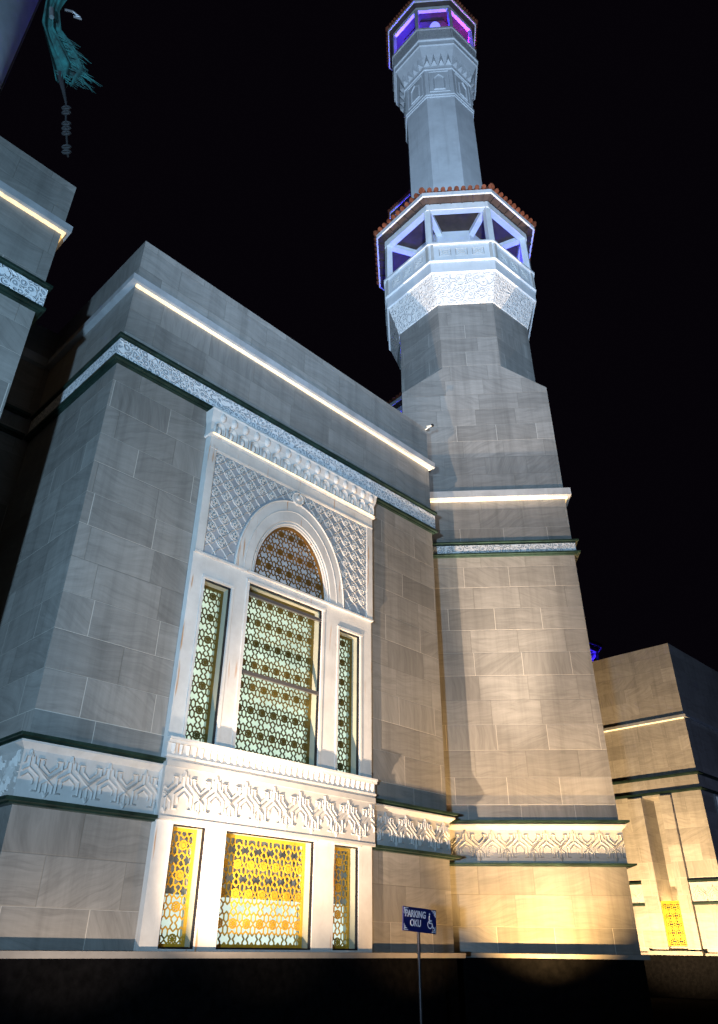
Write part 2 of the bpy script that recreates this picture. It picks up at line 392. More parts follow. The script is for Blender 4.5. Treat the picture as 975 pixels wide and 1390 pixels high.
# mouldings shared by the coplanar blocks
LIP = .12
def lip_profile(zb, zt, o=None):      # two stepped dark green lips: profile from the wall out and back
    h = zt-zb; o = o or (.17 if zt < 5 else LIP)
    return [(0.0, zb), (o*.55, zb+.004), (o*.55, zb+h*.3), (o, zb+h*.42), (o, zt), (0.0, zt+.006)]
def add_mouldings(t, x0, x1, depth, sides, cut=None, led_all=True):
    # cut = (xa, xb): the window surround interrupts the lower frieze
    def lip(*a):
        l_ = MB(); ring_profile(l_, *a); l_.build('moulding', M['lip'], t)
    for zb, zt in ((10.76, 10.86), (11.31, 11.40)): lip(x0, x1, depth, lip_profile(zb, zt), sides)
    if cut:
        for a, b, sd in ((x0, cut[0], (sides[0], False)), (cut[1], x1, (False, sides[1]))):
            for zb, zt in ((3.12, 3.20), (3.94, 4.01)):
                lip(a, b, depth if sd[0] or sd[1] else .1, lip_profile(zb, zt), sd)
    else:
        for zb, zt in ((3.12, 3.20), (3.94, 4.01)): lip(x0, x1, depth, lip_profile(zb, zt), sides)
    ub = MB(); ring_profile(ub, x0, x1, depth, [(0, 10.862), (.07, 10.864), (.07, 11.296), (0, 11.298)], sides)
    ub.build('carved_band', M['carve_fine'], t)
    lb = MB(); segs = [(x0, x1, sides)] if not cut else [(x0, cut[0], (sides[0], False)), (cut[1], x1, (False, sides[1]))]
    for a, b, sd in segs:
        ring_profile(lb, a, b, depth, [(0, 3.204), (.03, 3.206), (.03, 3.82), (.05, 3.84), (.12, 3.90), (.12, 3.926), (0, 3.928)], sd)
        frieze(lb, front(-.03), a+.01, b-.01, 3.23, 3.83, .595, -6.733)
    if sides[0]: frieze(lb, leftside(x0-.03), -3.6, .02, 3.23, 3.83, .595, -.1)
    lb.build('strapwork_frieze', M['relief'], t)
    co = MB(); ring_profile(co, x0, x1, depth, [(0, 12.822), (.13, 12.824), (.13, 12.985), (.02, 13.0), (0, 13.004)], sides)
    # open joints between the cornice stones
    co.build('cornice', M['cornice'], t)
    le = MB(); ring_profile(le, x0, x1, depth, [(0, 12.775), (.06, 12.777), (.06, 12.818), (0, 12.8205)], (False, sides[1]))
    le.build('light_strip', M['led'], t)

# =============================================================== ground
g = MB(); g.face([(-400, -400, 0), (400, -400, 0), (400, 700, 0), (-400, 700, 0)])
struct(g.build('ground', M['asphalt']))

# =============================================================== mosque block with the arched window surround
blk = thing('mosque_block', 'grey marble clad mosque block with tall arched window surround and gold screens', 'building', Fc, RF)
W = 9.2; PL, PR = -7.09, -2.455
w = MB()
w.box(-W, PL+.05, 0, 9, 1.5, 14.15); w.box(PR-.05, 0, 0, 9, 1.5, 14.15)
w.box(PL+.05, PR-.05, 0, 9, 10.9, 14.15)
w.build('wall', M['stone'], blk)
cb = MB(); cb.box(PL+.05, PR-.05, .62, 6, 1.5, 10.9); cb.build('inner_wall', M['roofslab'], blk)
pb = MB(); pb.box(-W-.03, .03, -.03, 9, 0, 1.42); pb.build('plinth', M['plinth'], blk)
kb = MB(); kb.box(-W-.10, .10, -.2, 9, 1.42, 1.5); kb.build('ledge', M['kerb'], blk)
add_mouldings(blk, -W, 0, 9, (True, True), cut=(PL+.02, PR-.02))

# --- window surround
F0 = -.12
sr = MB()
Lx, Cx, Rx = (-6.79, -6.19), (-5.80, -3.90), (-3.42, -2.80)
lzb, lzt = 1.53, 3.12
uzb, uzs, uzc = 4.33, 7.15, 7.40
RV = .45
def wallbox(x0, x1, z0, z1, y0=F0, y1=RV): sr.box(x0, x1, y0, y1, z0, z1)
# lower storey piers
for a, b in ((PL, Lx[0]), (Lx[1], Cx[0]), (Cx[1], Rx[0]), (Rx[1], PR)): wallbox(a, b, 1.5, lzt)
for a, b in (Lx, Cx, Rx): wallbox(a, b, 1.5, lzb)
wallbox(PL, PR, lzt, 4.05)                                    # behind the frieze
wallbox(PL, PR, 4.05, uzb)
for a, b in ((PL, Lx[0]), (Lx[1], Cx[0]), (Cx[1], Rx[0]), (Rx[1], PR)): wallbox(a, b, uzb, uzs)
wallbox(PL, Cx[0], uzs, 7.62); wallbox(Cx[1], PR, uzs, 7.62); wallbox(Cx[0], Cx[1], uzc, 7.62)
AXc = -4.77; HW = .945; AZ = 7.62; ARISE = 1.36
def arch_pts(hw, rise, n=28, z0=AZ):
    out = []
    for i in range(n+1):
        t = pi*i/n; s_ = sin(t); tri = 1-abs(1-2*t/pi)
        out.append((AXc-hw*cos(t), z0+rise*(.93*s_+.07*tri)))
    return out
wallbox(PL, AXc-HW, 7.62, 10.1); wallbox(AXc+HW, PR, 7.62, 10.1)
ap = arch_pts(HW, ARISE)
for (xa, za), (xb, zb) in zip(ap, ap[1:]):
    sr.face([(xa, F0, za), (xb, F0, zb), (xb, F0, 10.1), (xa, F0, 10.1)])
    sr.face([(xa, F0, za), (xa, RV, za), (xb, RV, zb), (xb, F0, zb)])
wallbox(PL, PR, 10.1, 10.9, F0, .2)
# raised border round the spandrels
for a, b, c, d in ((PL+.0, PL+.17, 7.62, 10.1), (PR-.17, PR, 7.62, 10.1), (PL+.17, PR-.17, 9.84, 10.1)):
    sr.box(a, b, F0-.045, F0-.001, c, d)
surround = sr.build('window_surround', M['cast'], blk)
# thin fillets along storey lines
def flb(*a):
    q = MB(); q.box(*a); q.build('fillet', M['cast'], surround)
flb(PL-.01, PR+.01, F0-.06, F0-.002, 7.565, 7.605)
flb(PL+.0, PR-.0, F0-.055, F0-.002, 9.855, 9.885)
for a, b in (Lx, Rx):
    flb(a-.05, b+.05, F0-.03, F0-.001, uzs+.0, uzs+.05)
    flb(a-.05, a, F0-.02, F0-.001, uzb+.01, uzs); flb(b, b+.05, F0-.02, F0-.001, uzb+.01, uzs)
flb(Cx[0]-.06, Cx[1]+.06, F0-.035, F0-.001, uzc, uzc+.05)
flb(Cx[0]-.06, Cx[0], F0-.02, F0-.001, uzb+.01, uzc); flb(Cx[1], Cx[1]+.06, F0-.02, F0-.001, uzb+.01, uzc)
for a, b in (Lx, Cx, Rx): flb(a-.04, b+.04, F0-.02, F0-.001, lzt, lzt+.03)
# joints of the cast panels

# arch moulding: flat ring with rims
am = MB()
inn, outr = arch_pts(HW+.10, ARISE+.10, 40, AZ-.0), arch_pts(1.42, 1.93, 40, AZ-.0)
for i in range(40):
    a, b, c, d = inn[i], inn[i+1], outr[i+1], outr[i]
    y = F0-.04
    am.face([(a[0], y, a[1]), (b[0], y, b[1]), (c[0], y, c[1]), (d[0], y, d[1])])
    am.face([(d[0], y, d[1]), (c[0], y, c[1]), (c[0], F0, c[1]), (d[0], F0, d[1])])
    am.face([(b[0], y, b[1]), (a[0], y, a[1]), (a[0], F0, a[1]), (b[0], F0, b[1])])
def arch_rim(mb, hw, rise, r, y, n=40, z0=AZ):
    pts = [(x, y, z) for x, z in arch_pts(hw, rise, n, z0)]; mb.tube(pts, r, 6)
arch_rim(am, 1.42, 1.93, .017, F0-.045); arch_rim(am, 1.22, 1.70, .010, F0-.042); arch_rim(am, HW+.05, ARISE+.05, .014, F0-.01)
for s in (-1, 1): am.box(AXc+s*1.42-.03, AXc+s*1.42+.03, F0-.05, F0-.01, 7.2, 7.56) if False else None
# small boss above the crown of the arch
n = 16
bo = [(AXc+.14*cos(2*pi*k/n), F0-.06, 9.66+.14*sin(2*pi*k/n)) for k in range(n)]; am.face(bo)
am.tube([(AXc+.14*cos(2*pi*k/n), F0-.055, 9.66+.14*sin(2*pi*k/n)) for k in range(n+1)], .025, 6)
am.tube([(AXc, F0-.06, 9.66), (AXc, F0-.12, 9.66)], .05, 10)
am.build('arch_moulding', M['cast'], surround)

# spandrel diamonds
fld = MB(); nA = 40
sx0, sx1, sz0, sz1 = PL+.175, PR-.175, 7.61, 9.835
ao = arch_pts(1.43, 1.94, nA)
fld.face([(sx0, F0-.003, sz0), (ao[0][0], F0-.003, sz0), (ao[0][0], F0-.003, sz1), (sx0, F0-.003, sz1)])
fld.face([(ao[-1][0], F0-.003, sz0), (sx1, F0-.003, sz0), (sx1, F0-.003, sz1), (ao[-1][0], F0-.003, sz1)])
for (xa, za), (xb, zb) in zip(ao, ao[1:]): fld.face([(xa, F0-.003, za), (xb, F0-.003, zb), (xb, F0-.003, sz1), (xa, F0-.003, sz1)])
M['field'] = mat_plain('recess_shade_tint', (.36, .38, .41), .7, var=.1, scale=3)  # darker bluish tint paints in the shade of the recess
fld.build('spandrel_shade_sheet', M['field'], surround)
sp = MB(); mpf = front(F0-.004)
def outside_arch(a, b):
    if not (PL+.19 <= a <= PR-.19 and 7.66 <= b <= 9.82): return False
    dx = abs(a-AXc)/1.46
    if dx >= 1: return True
    t = math.acos(max(-1, min(1, dx))); tri = 1-abs(1-2*t/pi)
    return b > AZ+1.97*(.93*sin(t)+.07*tri)+.02
px, pz = .271, .251
i0 = PL+.21
for i in range(-1, 18):
    for j in range(-1, 10):
        cx = i0+.08+i*px; cz = 9.72-j*pz
        for p, q in (((0, .5), (.5, 0)), ((.5, 0), (0, -.5)), ((0, -.5), (-.5, 0)), ((-.5, 0), (0, .5))):
            # gently curved diamond sides
            m = ((p[0]+q[0])/2*1.16, (p[1]+q[1])/2*1.16) if True else None
            P = [(cx+p[0]*px, cz+p[1]*pz), (cx+m[0]*px, cz+m[1]*pz), (cx+q[0]*px, cz+q[1]*pz)]
            for a, b in zip(P, P[1:]):
                c = clip(a, b, outside_arch)
                if c: ridge(sp, mpf, c[0], c[1], .032, .02)
        # knot inside every diamond of this lattice
        if outside_arch(cx-.07, cz-.06) and outside_arch(cx+.07, cz-.06) and outside_arch(cx, cz+.08):
            for k in range(6):
                t0, t1 = k*pi/3, (k+1)*pi/3
                ridge(sp, mpf, (cx+.074*cos(t0), cz+.074*sin(t0)), (cx+.074*cos(t1), cz+.074*sin(t1)), .022, .02)
                ridge(sp, mpf, (cx, cz), (cx+.06*cos(t0), cz+.06*sin(t0)), .022, .028)
sp.build('spandrel_lattice', M['relief'], surround)
# spandrel field tint is recess shade painted on a thin front sheet
# muqarnas crown
mq = MB()
Z0m, Z1m = 10.16, 10.735
X0, X1 = PL-.02, PR+.02
prof = [(.12, 10.12), (.21, 10.14), (.21, 10.19), (.17, 10.20), (.18, 10.45), (.225, 10.56), (.25, 10.70), (.265, 10.735), (.0, 10.739)]
for (o0, z0), (o1, z1) in zip(prof, prof[1:]):
    A = [(X0-max(0, o0-.14)*.5, .02, z0), (X0-max(0, o0-.14)*.5, -o0, z0), (X1+max(0, o0-.14)*.5, -o0, z0), (X1+max(0, o0-.14)*.5, .02, z0)]
    B = [(X0-max(0, o1-.14)*.5, .02, z1), (X0-max(0, o1-.14)*.5, -o1, z1), (X1+max(0, o1-.14)*.5, -o1, z1), (X1+max(0, o1-.14)*.5, .02, z1)]
    for i in range(3): mq.face([A[i], A[i+1], B[i+1], B[i]])
pm = .29
def bulb(mb, cx, cy, cz, rx, ry, rz, n=10, m_=6):
    base = len(mb.v)
    for i in range(m_+1):
        ph = -pi/2+pi*i/m_
        for j in range(n): mb.v.append((cx+rx*cos(ph)*cos(2*pi*j/n), cy+ry*cos(ph)*sin(2*pi*j/n), cz+rz*sin(ph)))
    for i in range(m_):
        for j in range(n): mb.f.append((base+i*n+j, base+i*n+(j+1) % n, base+(i+1)*n+(j+1) % n, base+(i+1)*n+j))
for i in range(16):
    cx = X0+.18+i*pm
    if cx > X1-.1: break
    mpq = front(-.185)
    for (r, ww, dd) in ((.112, .026, .05), (.075, .02, .035)):
        pts = [(cx-r, 10.22)]+[(cx-r*cos(pi*k/8), 10.34+r*1.05*sin(pi*k/8)) for k in range(9)]+[(cx+r, 10.22)]
        for a, b in zip(pts, pts[1:]): ridge(mq, mpq, a, b, ww, dd)
    bulb(mq, cx, -.17, 10.29, .048, .07, .10)
    cu = cx+pm/2 if i < 15 else None
    if cx+.02 < X1: bulb(mq, cx+.03, -.215, 10.615, .08, .07, .11)
mq.build('muqarnas', M['cast'], surround)
ml = MB(); ml.box(X0+.02, X1-.02, -.235, -.213, 10.152, 10.176); ml.build('light_strip', M['led_soft'], surround)

# frieze across the surround, sill with flutes
fr = MB()
fr.box(PL-.01, PR+.01, -.19, F0-.001, 3.155, 4.03)
fr.box(PL-.01, PR+.01, -.205, -.191, 3.157, 3.20); fr.box(PL-.01, PR+.01, -.215, -.191, 3.90, 3.99)
frieze(fr, front(-.19), PL+.02, PR-.02, 3.22, 3.88, .595, -6.733, .03, .028)
fr.build('strapwork_frieze', M['relief'], surround)
si = MB()
for y, a, b in ((-.21, 4.032, 4.07), (-.235, 4.245, 4.29), (-.26, 4.292, 4.328)): si.box(PL-.03, PR+.03, y, F0-.001, a, b)
si.box(PL-.02, PR+.02, -.185, F0-.001, 4.071, 4.244)
x = PL+.04
while x < PR-.05:
    # flutes: leaf shaped tongues
    si.poly([(x, -.186, 4.24), (x+.105, -.186, 4.24), (x+.09, -.186, 4.10), (x+.0525, -.186, 4.075), (x+.015, -.186, 4.10),
             (x+.0525, -.232, 4.235), (x+.0525, -.215, 4.13)],
            [(0, 5, 6, 4), (1, 2, 6, 5), (2, 3, 6), (3, 4, 6), (0, 1, 5)])
    x += .132
si.build('sill', M['cast'], surround)

# --- windows
def window(name, x0, x1, z0, z1, gold, pane, mull=(), split=None, screen_border=.05, px=.267, pz=.41, ox=-5.887, oz=.005, w=.022):
    # frame mesh is the window, with screen, pane and reveal inside it
    fb = MB(); y = F0+.02
    t_ = .022
    for a, b, c, d in ((x0, x0+t_, z0, z1), (x1-t_, x1, z0, z1), (x0+t_, x1-t_, z0, z0+t_), (x0+t_, x1-t_, z1-t_, z1)):
        fb.box(a+.001, b-.001, y, y+.05, c+.001, d-.001)
    wd = fb.build('window', M['frame'], blk)
    if mull:
        for z in mull:
            mm = MB(); mm.box(x0+t_, x1-t_, y-.012, y+.045, z-.032, z+.032); mm.build('mullion', M['mullion'], wd)
    rv = MB(); e = .012
    rv.box(x0+.0015, x0+e, y+.051, .40, z0+.0015, z1-.0015); rv.box(x1-e, x1-.0015, y+.051, .40, z0+.0015, z1-.0015)
    rv.box(x0+e+.001, x1-e-.001, y+.051, .40, z1-e, z1-.0015); rv.box(x0+e+.001, x1-e-.001, y+.051, .40, z0+.0015, z0+e)
    rv.build('reveal', M['reveal'], wd)
    sc = MB(); screen(sc, front(.12), x0+e, x1-e, z0+e, z1-e, px, pz, ox, oz, w, .014, border=screen_border)
    sc.build('screen', gold, wd)
    p = MB(); p.face([(x0, .25, z0), (x1, .25, z0), (x1, .25, z1), (x0, .25, z1)]); p.build('pane', pane, wd)
    return wd
for (a, b) in (Lx, Rx):
    window('window', a, b, uzb, uzs, M['gold_shaded'], M['pane_up'], oz=.005+.2*0, ox=-5.887 if a < -5 else -5.887+.13)
    window('window', a, b, lzb, lzt, M['gold'], M['pane_low'], w=.019, ox=-5.887 if a < -5 else -5.887+.13)
window('window', Cx[0], Cx[1], uzb, uzc, M['gold_shaded'], M['pane_up'], mull=(7.19, 5.70), oz=5.955-.41*6)
window('window', Cx[0], Cx[1], lzb, lzt, M['gold'], M['pane_low'], oz=2.688-.41*4, w=.020)
# arched light
fb = MB()
arch_rim(fb, HW-.025, ARISE-.025, .03, F0+.06); fb.box(AXc-HW, AXc+HW, F0+.03, F0+.09, AZ-.0, AZ+.05)
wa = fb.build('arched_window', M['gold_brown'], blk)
def in_arch(a, b):
    if b < AZ+.03: return False
    dx = abs(a-AXc)/(HW-.02)
    if dx >= 1: return False
    t = math.acos(dx); tri = 1-abs(1-2*t/pi)
    return b < AZ+(ARISE-.02)*(.93*sin(t)+.07*tri)
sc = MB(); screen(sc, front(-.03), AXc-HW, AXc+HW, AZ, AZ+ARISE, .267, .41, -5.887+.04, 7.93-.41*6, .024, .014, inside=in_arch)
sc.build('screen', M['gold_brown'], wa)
p = MB(); p.face([(x_, .12, z_) for x_, z_ in arch_pts(HW, ARISE)]); p.build('pane', M['pane_arch'], wa)

# security camera on the roof corner
sc_ = thing('security_camera', 'small white and black security camera on the roof corner of the windowed block', 'camera', Fc+dF*(-.02)+Vector((0, 0, 14.15)), RF)
c1 = MB(); c1.tube([(-.02, .05, -.05), (-.02, -.12, -.02), (.02, -.22, .06)], .03, 8); c1.build('bracket', M['cam_white'], sc_)
c1 = MB(); c1.tube([(-.10, -.16, .0), (.06, -.26, .09)], .055, 10); c1.build('housing', M['cam_white'], sc_)
c1 = MB(); bulb(c1, .13, -.29, .12, .085, .085, .085); c1.build('lens', M['black'], sc_); sc_.scale = (.6, .6, .6)

# =============================================================== coplanar block at the frame's left, and the recess between
Lc = Vector((-5.4514, 9.1156, 0))
lb = thing('mosque_block', 'grey marble mosque block cut by the left frame edge, beside the dark recess', 'building', Lc, RF)
w = MB(); w.box(-9, 0, 0, 3.9, 1.5, 14.15); w.build('wall', M['stone'], lb)
pb = MB(); pb.box(-9, .03, -.03, 3.9, 0, 1.42); pb.build('plinth', M['plinth'], lb)
kb = MB(); kb.box(-9, .1, -.2, 3.9, 1.42, 1.5); kb.build('ledge', M['kerb'], lb)
add_mouldings(lb, -9, 0, 3.8, (False, True))
rc = thing('recessed_wall', 'dark unlit marble wall set back between the two grey blocks', 'wall', Fc+dF*-9.2+dG*3.7, RF)
w = MB(); w.box(-1.66, -.001, 0, 3, 1.5, 13.9); w.build('wall', M['stone'], rc)
w = MB(); w.box(-1.66, -.001, -.01, 3, 0, 1.499); w.build('plinth', M['plinth'], rc)
w = MB(); ring_profile(w, -1.66, -.14, .1, [(0, 12.75), (.12, 12.76), (.12, 13.0), (0, 13.01)], (False, False)); w.build('cornice', M['cornice'], rc)
for zb, zt in ((10.76, 10.86), (11.31, 11.40)):
    w = MB(); ring_profile(w, -1.66, -.15, .1, lip_profile(zb, zt), (False, False)); w.build('moulding', M['lip'], rc)

# =============================================================== minaret
TC = Vector((4.0377, 20.2460, 0)); RT = radians(-4.886)
A0 = 2.26; HS = A0*T22
def make_minaret():
    t = thing('minaret', 'tall lit minaret with square marble base, tiled balcony roof and purple lantern', 'minaret', TC, RT, 'minarets')
    w = MB(); zc, zo, zt = 16.54, 17.5, 20.36
    S = A0; C4 = [(-S, -S), (S, -S), (S, S), (-S, S)]
    for i in range(4):
        a, b = C4[i], C4[(i+1) % 4]
        w.face([(*a, 1.5), (*b, 1.5), (*b, zc), (*a, zc)])
        m0 = tuple(a[j]+(b[j]-a[j])*(S-HS)/(2*S) for j in (0, 1)); m1 = tuple(a[j]+(b[j]-a[j])*(S+HS)/(2*S) for j in (0, 1))
        w.face([(*a, zc), (*b, zc), (*m1, zo), (*m0, zo)])
        w.face([(*m0, zo), (*m1, zo), (*m1, zt), (*m0, zt)])
        c = C4[(i+2) % 4]
        n0 = tuple(b[j]+(c[j]-b[j])*(S-HS)/(2*S) for j in (0, 1))
        w.face([(*b, zc), (*n0, zo), (*m1, zo)])
        w.face([(*m1, zo), (*n0, zo), (*n0, zt), (*m1, zt)])
    w.build('tower_wall', M['stone'], t)
    w = MB(); w.box(-S-.03, S+.03, -S-.03, S+.03, 0, 1.42); w.build('plinth', M['plinth'], t)
    w = MB(); w.box(-S-.12, S+.12, -S-.2, S+.12, 1.42, 1.499); w.build('ledge', M['kerb'], t)
    def sq(mb, prof):
        for (o0, z0), (o1, z1) in zip(prof, prof[1:]):
            for i in range(4):
                a, b = C4[i], C4[(i+1) % 4]; s0, s1 = (S+o0)/S, (S+o1)/S
                mb.face([(a[0]*s0, a[1]*s0, z0), (b[0]*s0, b[1]*s0, z0), (b[0]*s1, b[1]*s1, z1), (a[0]*s1, a[1]*s1, z1)])
    for zb, zt_ in ((3.11, 3.17), (3.965, 4.03), (10.67, 10.74), (11.025, 11.09)):
        l = MB(); sq(l, lip_profile(zb, zt_, .15 if zb > 5 else .19)); l.build('moulding', M['lip'], t)
    b = MB(); sq(b, [(0, 3.174), (.03, 3.176), (.03, 3.84), (.05, 3.86), (.12, 3.92), (.12, 3.954), (0, 3.956)])
    frieze(b, front(-S-.03), -S-.02, S+.02, 3.20, 3.86, .59, -.575, .03, .028)
    b.build('strapwork_frieze', M['relief'], t)
    b = MB(); sq(b, [(0, 10.744), (.06, 10.746), (.06, 11.014), (0, 11.016)]); b.build('carved_band', M['carve_fine'], t)
    b = MB(); sq(b, [(0, 12.512), (.16, 12.514), (.16, 12.73), (.03, 12.745), (0, 12.75)]); b.build('cornice', M['cornice'], t)
    b = MB(); sq(b, [(0, 12.465), (.07, 12.467), (.07, 12.508), (0, 12.51)]); b.build('light_strip', M['led'], t)
    # flared carved underside and balcony
    b = MB(); b.octa([(A0+.01, 20.34), (2.30, 20.36), (2.64, 21.48)]); b.build('carved_corbel', M['carve_big'], t)
    b = MB(); b.octa([(2.62, 21.481), (2.70, 21.50), (2.70, 22.0), (2.76, 22.02), (2.76, 22.06), (2.70, 22.062)]); 
    b.octa([(2.5, 22.07), (.9, 22.07)]); b.build('balcony_slab', M['paint'], t)
    r = MB(); r.octa([(2.715, 22.063), (2.715, 22.86), (2.60, 22.861), (2.60, 22.08)])
    r.octa([(2.58, 22.862), (2.80, 22.864), (2.80, 22.94), (2.58, 22.942)])
    rl = r.build('parapet', M['paint'], t)
    for k in range(8):
        pass
    r = MB()
    for k in range(8):
        an = -pi/2+k*pi/4; nx, ny = cos(an), sin(an); tx, ty = -ny, nx
        for c in (-.58, 0, .58):
            def mp(a, b_, d, c=c, nx=nx, ny=ny, tx=tx, ty=ty): return (nx*(2.717+d)+tx*(c+a), ny*(2.717+d)+ty*(c+a), b_)
            R_ = [(-.2, 22.3), (.2, 22.3), (.2, 22.64), (-.2, 22.64), (-.2, 22.3)]
            for p_, q_ in zip(R_, R_[1:]): ridge(r, mp, p_, q_, .03, .02)
            for p_, q_ in (((-.15, 22.34), (.15, 22.6)), ((.15, 22.34), (-.15, 22.6)), ((-.12, 22.47), (0, 22.55)), ((0, 22.55), (.12, 22.47)), ((.12, 22.47), (0, 22.39)), ((0, 22.39), (-.12, 22.47))):
                ridge(r, mp, p_, q_, .022, .022)
        for c in (-1.03, 1.03):
            r.bar((nx*2.73+tx*c, ny*2.73+ty*c, 22.08), (nx*2.73+tx*c, ny*2.73+ty*c, 22.86), .10, .06, (nx, ny, 0))
    r.build('carving', M['relief'], rl)
    Rv = lambda a: a/cos(pi/8)
    for k in range(8):
        an = -pi/2-pi/8+k*pi/4; x, y = cos(an), sin(an)
        c = MB(); c.bar((x*Rv(2.60), y*Rv(2.60), 22.07), (x*Rv(2.60), y*Rv(2.60), 24.86), .22, .22, (x, y, 0)); c.build('column', M['paint_post'], t)
        c = MB(); c.bar((x*Rv(2.52), y*Rv(2.52), 24.93), (x*1.5, y*1.5, 24.93), .22, .20); c.build('brace', M['paint_post'], t)
    bm = MB(); bm.octa([(2.5, 24.80), (2.74, 24.801), (2.74, 25.12), (2.5, 25.121), (2.5, 24.80)]); bm.build('beam', M['paint_post'], t)
    rf = MB(); rf.octa([(1.3, 25.05), (2.49, 25.06)]); rf.octa([(2.76, 25.13), (3.00, 25.22)])
    for k in range(8):
        an = -pi/2+k*pi/4; nx, ny = cos(an), sin(an); tx, ty = -ny, nx
        for c in (-1.0, -.6, -.2, .2, .6, 1.0):
            rf.bar((nx*2.75+tx*c, ny*2.75+ty*c, 25.10), (nx*3.0+tx*c, ny*3.0+ty*c, 25.185), .05, .07)
    roof = rf.build('roof', M['timber'], t)
    fa = MB(); fa.octa([(3.0, 25.19), (3.06, 25.191), (3.06, 25.38), (3.0, 25.381), (3.0, 25.19)]); fa.build('fascia', M['paint_post'], roof)
    def tiles(a_out, z_out, a_in, z_in, pitch, r_, par):
        tl = MB()
        tl.octa([(a_out-.01, z_out-.02), (a_in, z_in)])
        for k in range(8):
            an = -pi/2+k*pi/4; nx, ny = cos(an), sin(an); tx, ty = -ny, nx
            n_ = int(a_out*T22*2/pitch); 
            for i in range(-(n_//2), n_//2+1):
                c = i*pitch
                ain = max(a_in, abs(c)/T22)
                if ain > a_out-.06: continue
                zi = z_out+(z_in-z_out)*(a_out-ain)/(a_out-a_in)
                p0 = Vector((nx*(a_out+.06)+tx*c, ny*(a_out+.06)+ty*c, z_out+.0)); p1 = Vector((nx*ain+tx*c, ny*ain+ty*c, zi+.03))
                tl.tube([p0, p1], r_*random.uniform(.94, 1.05), 8)
            # hip tiles
            v = Vector((nx-tx*T22, ny-ty*T22, 0))
            tl.tube([v*(a_out+.05)+Vector((0, 0, z_out+.04)), v*a_in+Vector((0, 0, z_in+.04))], r_*1.15, 8)
        tl.build('tiles', M['tile'], par)
    tiles(3.08, 25.44, 1.45, 26.3, .25, .088, roof)
    # painted shaft; the upper stages sit very slightly off the base's axis
    sh = MB(); sh.octa([(1.5, 22.08), (1.5, 34.20), (1.54, 34.21), (1.54, 34.30), (1.48, 34.31)]); sh.octa([(1.53, 26.3), (1.53, 26.9), (1.5, 26.92)])
    so = sh.build('shaft', M['paint'], t)
    lan = MB(); lan.octa([(1.50, 34.30), (1.575, 34.33), (1.575, 34.42), (1.545, 34.44), (1.545, 36.35), (1.60, 36.37), (1.60, 36.48), (1.55, 36.5)])
    lo = lan.build('niche_stage', M['paint'], t)
    nm = MB()
    for k in range(8):
        an = -pi/2+k*pi/4; nx, ny = cos(an), sin(an); tx, ty = -ny, nx
        def mp(a, b_, d, nx=nx, ny=ny, tx=tx, ty=ty): return (nx*(1.546+d)+tx*a, ny*(1.546+d)+ty*a, b_)
        P = [(-.24, 34.75), (-.24, 35.65), (0, 35.95), (.24, 35.65), (.24, 34.75), (-.24, 34.75)]
        for p_, q_ in zip(P, P[1:]): ridge(nm, mp, p_, q_, .07, .05)
        P = [(-.46, 34.58), (-.46, 36.2), (.46, 36.2), (.46, 34.58), (-.46, 34.58)]
        for p_, q_ in zip(P, P[1:]): ridge(nm, mp, p_, q_, .04, .025)
    nm.build('niche', M['paint'], lo)
    # muqarnas flare with hanging drops
    fl_ = MB(); fl_.octa([(1.55, 36.5), (1.60, 36.75), (1.72, 37.2), (1.93, 37.75), (1.98, 37.77), (1.98, 38.1), (2.04, 38.12), (2.04, 38.22), (1.99, 38.24)])
    for k in range(8):
        an = -pi/2+k*pi/4; nx, ny = cos(an), sin(an); tx, ty = -ny, nx
        for c in (-.50, -.17, .17, .50):
            x_, y_ = nx*1.60+tx*c, ny*1.60+ty*c
            base = len(fl_.v)
            V_ = [(nx*1.60+tx*(c-.14), ny*1.60+ty*(c-.14), 36.62), (nx*1.60+tx*(c+.14), ny*1.60+ty*(c+.14), 36.62), (nx*1.80+tx*c, ny*1.80+ty*c, 36.78), (nx*1.78+tx*c, ny*1.78+ty*c, 37.36)]
            fl_.poly(V_, [(0, 1, 2), (0, 2, 3), (2, 1, 3)])
    fl_.build('corbel', M['paint'], t)
    r = MB(); r.octa([(1.99, 38.25), (2.03, 38.26), (2.03, 39.22), (1.9, 39.221), (1.9, 38.27)]); r.octa([(1.88, 39.223), (2.08, 39.225), (2.08, 39.34), (1.88, 39.342)])
    r.build('upper_parapet', M['carve_rail'], t)
    for k in range(8):
        an = -pi/2-pi/8+k*pi/4; x, y = cos(an), sin(an)
        c = MB(); c.bar((x*Rv(1.93), y*Rv(1.93), 38.3), (x*Rv(1.93), y*Rv(1.93), 41.25), .17, .17, (x, y, 0)); c.build('upper_column', M['grey_render'], t)
    bm = MB(); bm.octa([(1.85, 41.2), (2.0, 41.201), (2.0, 41.5), (1.85, 41.501), (1.85, 41.2)]); cl = MB(); cl.octa([(.02, 41.0), (1.4, 41.3), (1.4, 41.45), (1.84, 41.44)]); cl.build('lantern_ceiling', M['timber'], t)
    bm.build('lantern_beam', M['paint_post'], t)
    ro = MB(); ro.octa([(2.01, 41.52), (2.2, 41.60)]); ur = ro.build('lantern_roof', M['timber'], t)
    fa = MB(); fa.octa([(2.19, 41.58), (2.25, 41.581), (2.25, 41.76), (2.19, 41.761), (2.19, 41.58)]); fa.build('fascia', M['paint_post'], ur)
    tiles(2.27, 41.82, .25, 43.4, .17, .065, ur)
    d = MB(); d.octa([(1.0, 38.35), (.02, 38.36)]) ; d.octa([(.16, 38.36), (.16, 41.05)]); d.build('lantern_core', M['paint'], t)
    hl = MB(); n_ = 20
    for i in range(2): pass
    hl.tube([(.10, -1.35, 40.70), (.10, -1.47, 40.52)], .27, 20); hl.tube([(.10, -1.2, 41.2), (.10, -1.35, 40.75)], .04, 6)
    hl.build('round_lamp', M['speaker'], t)
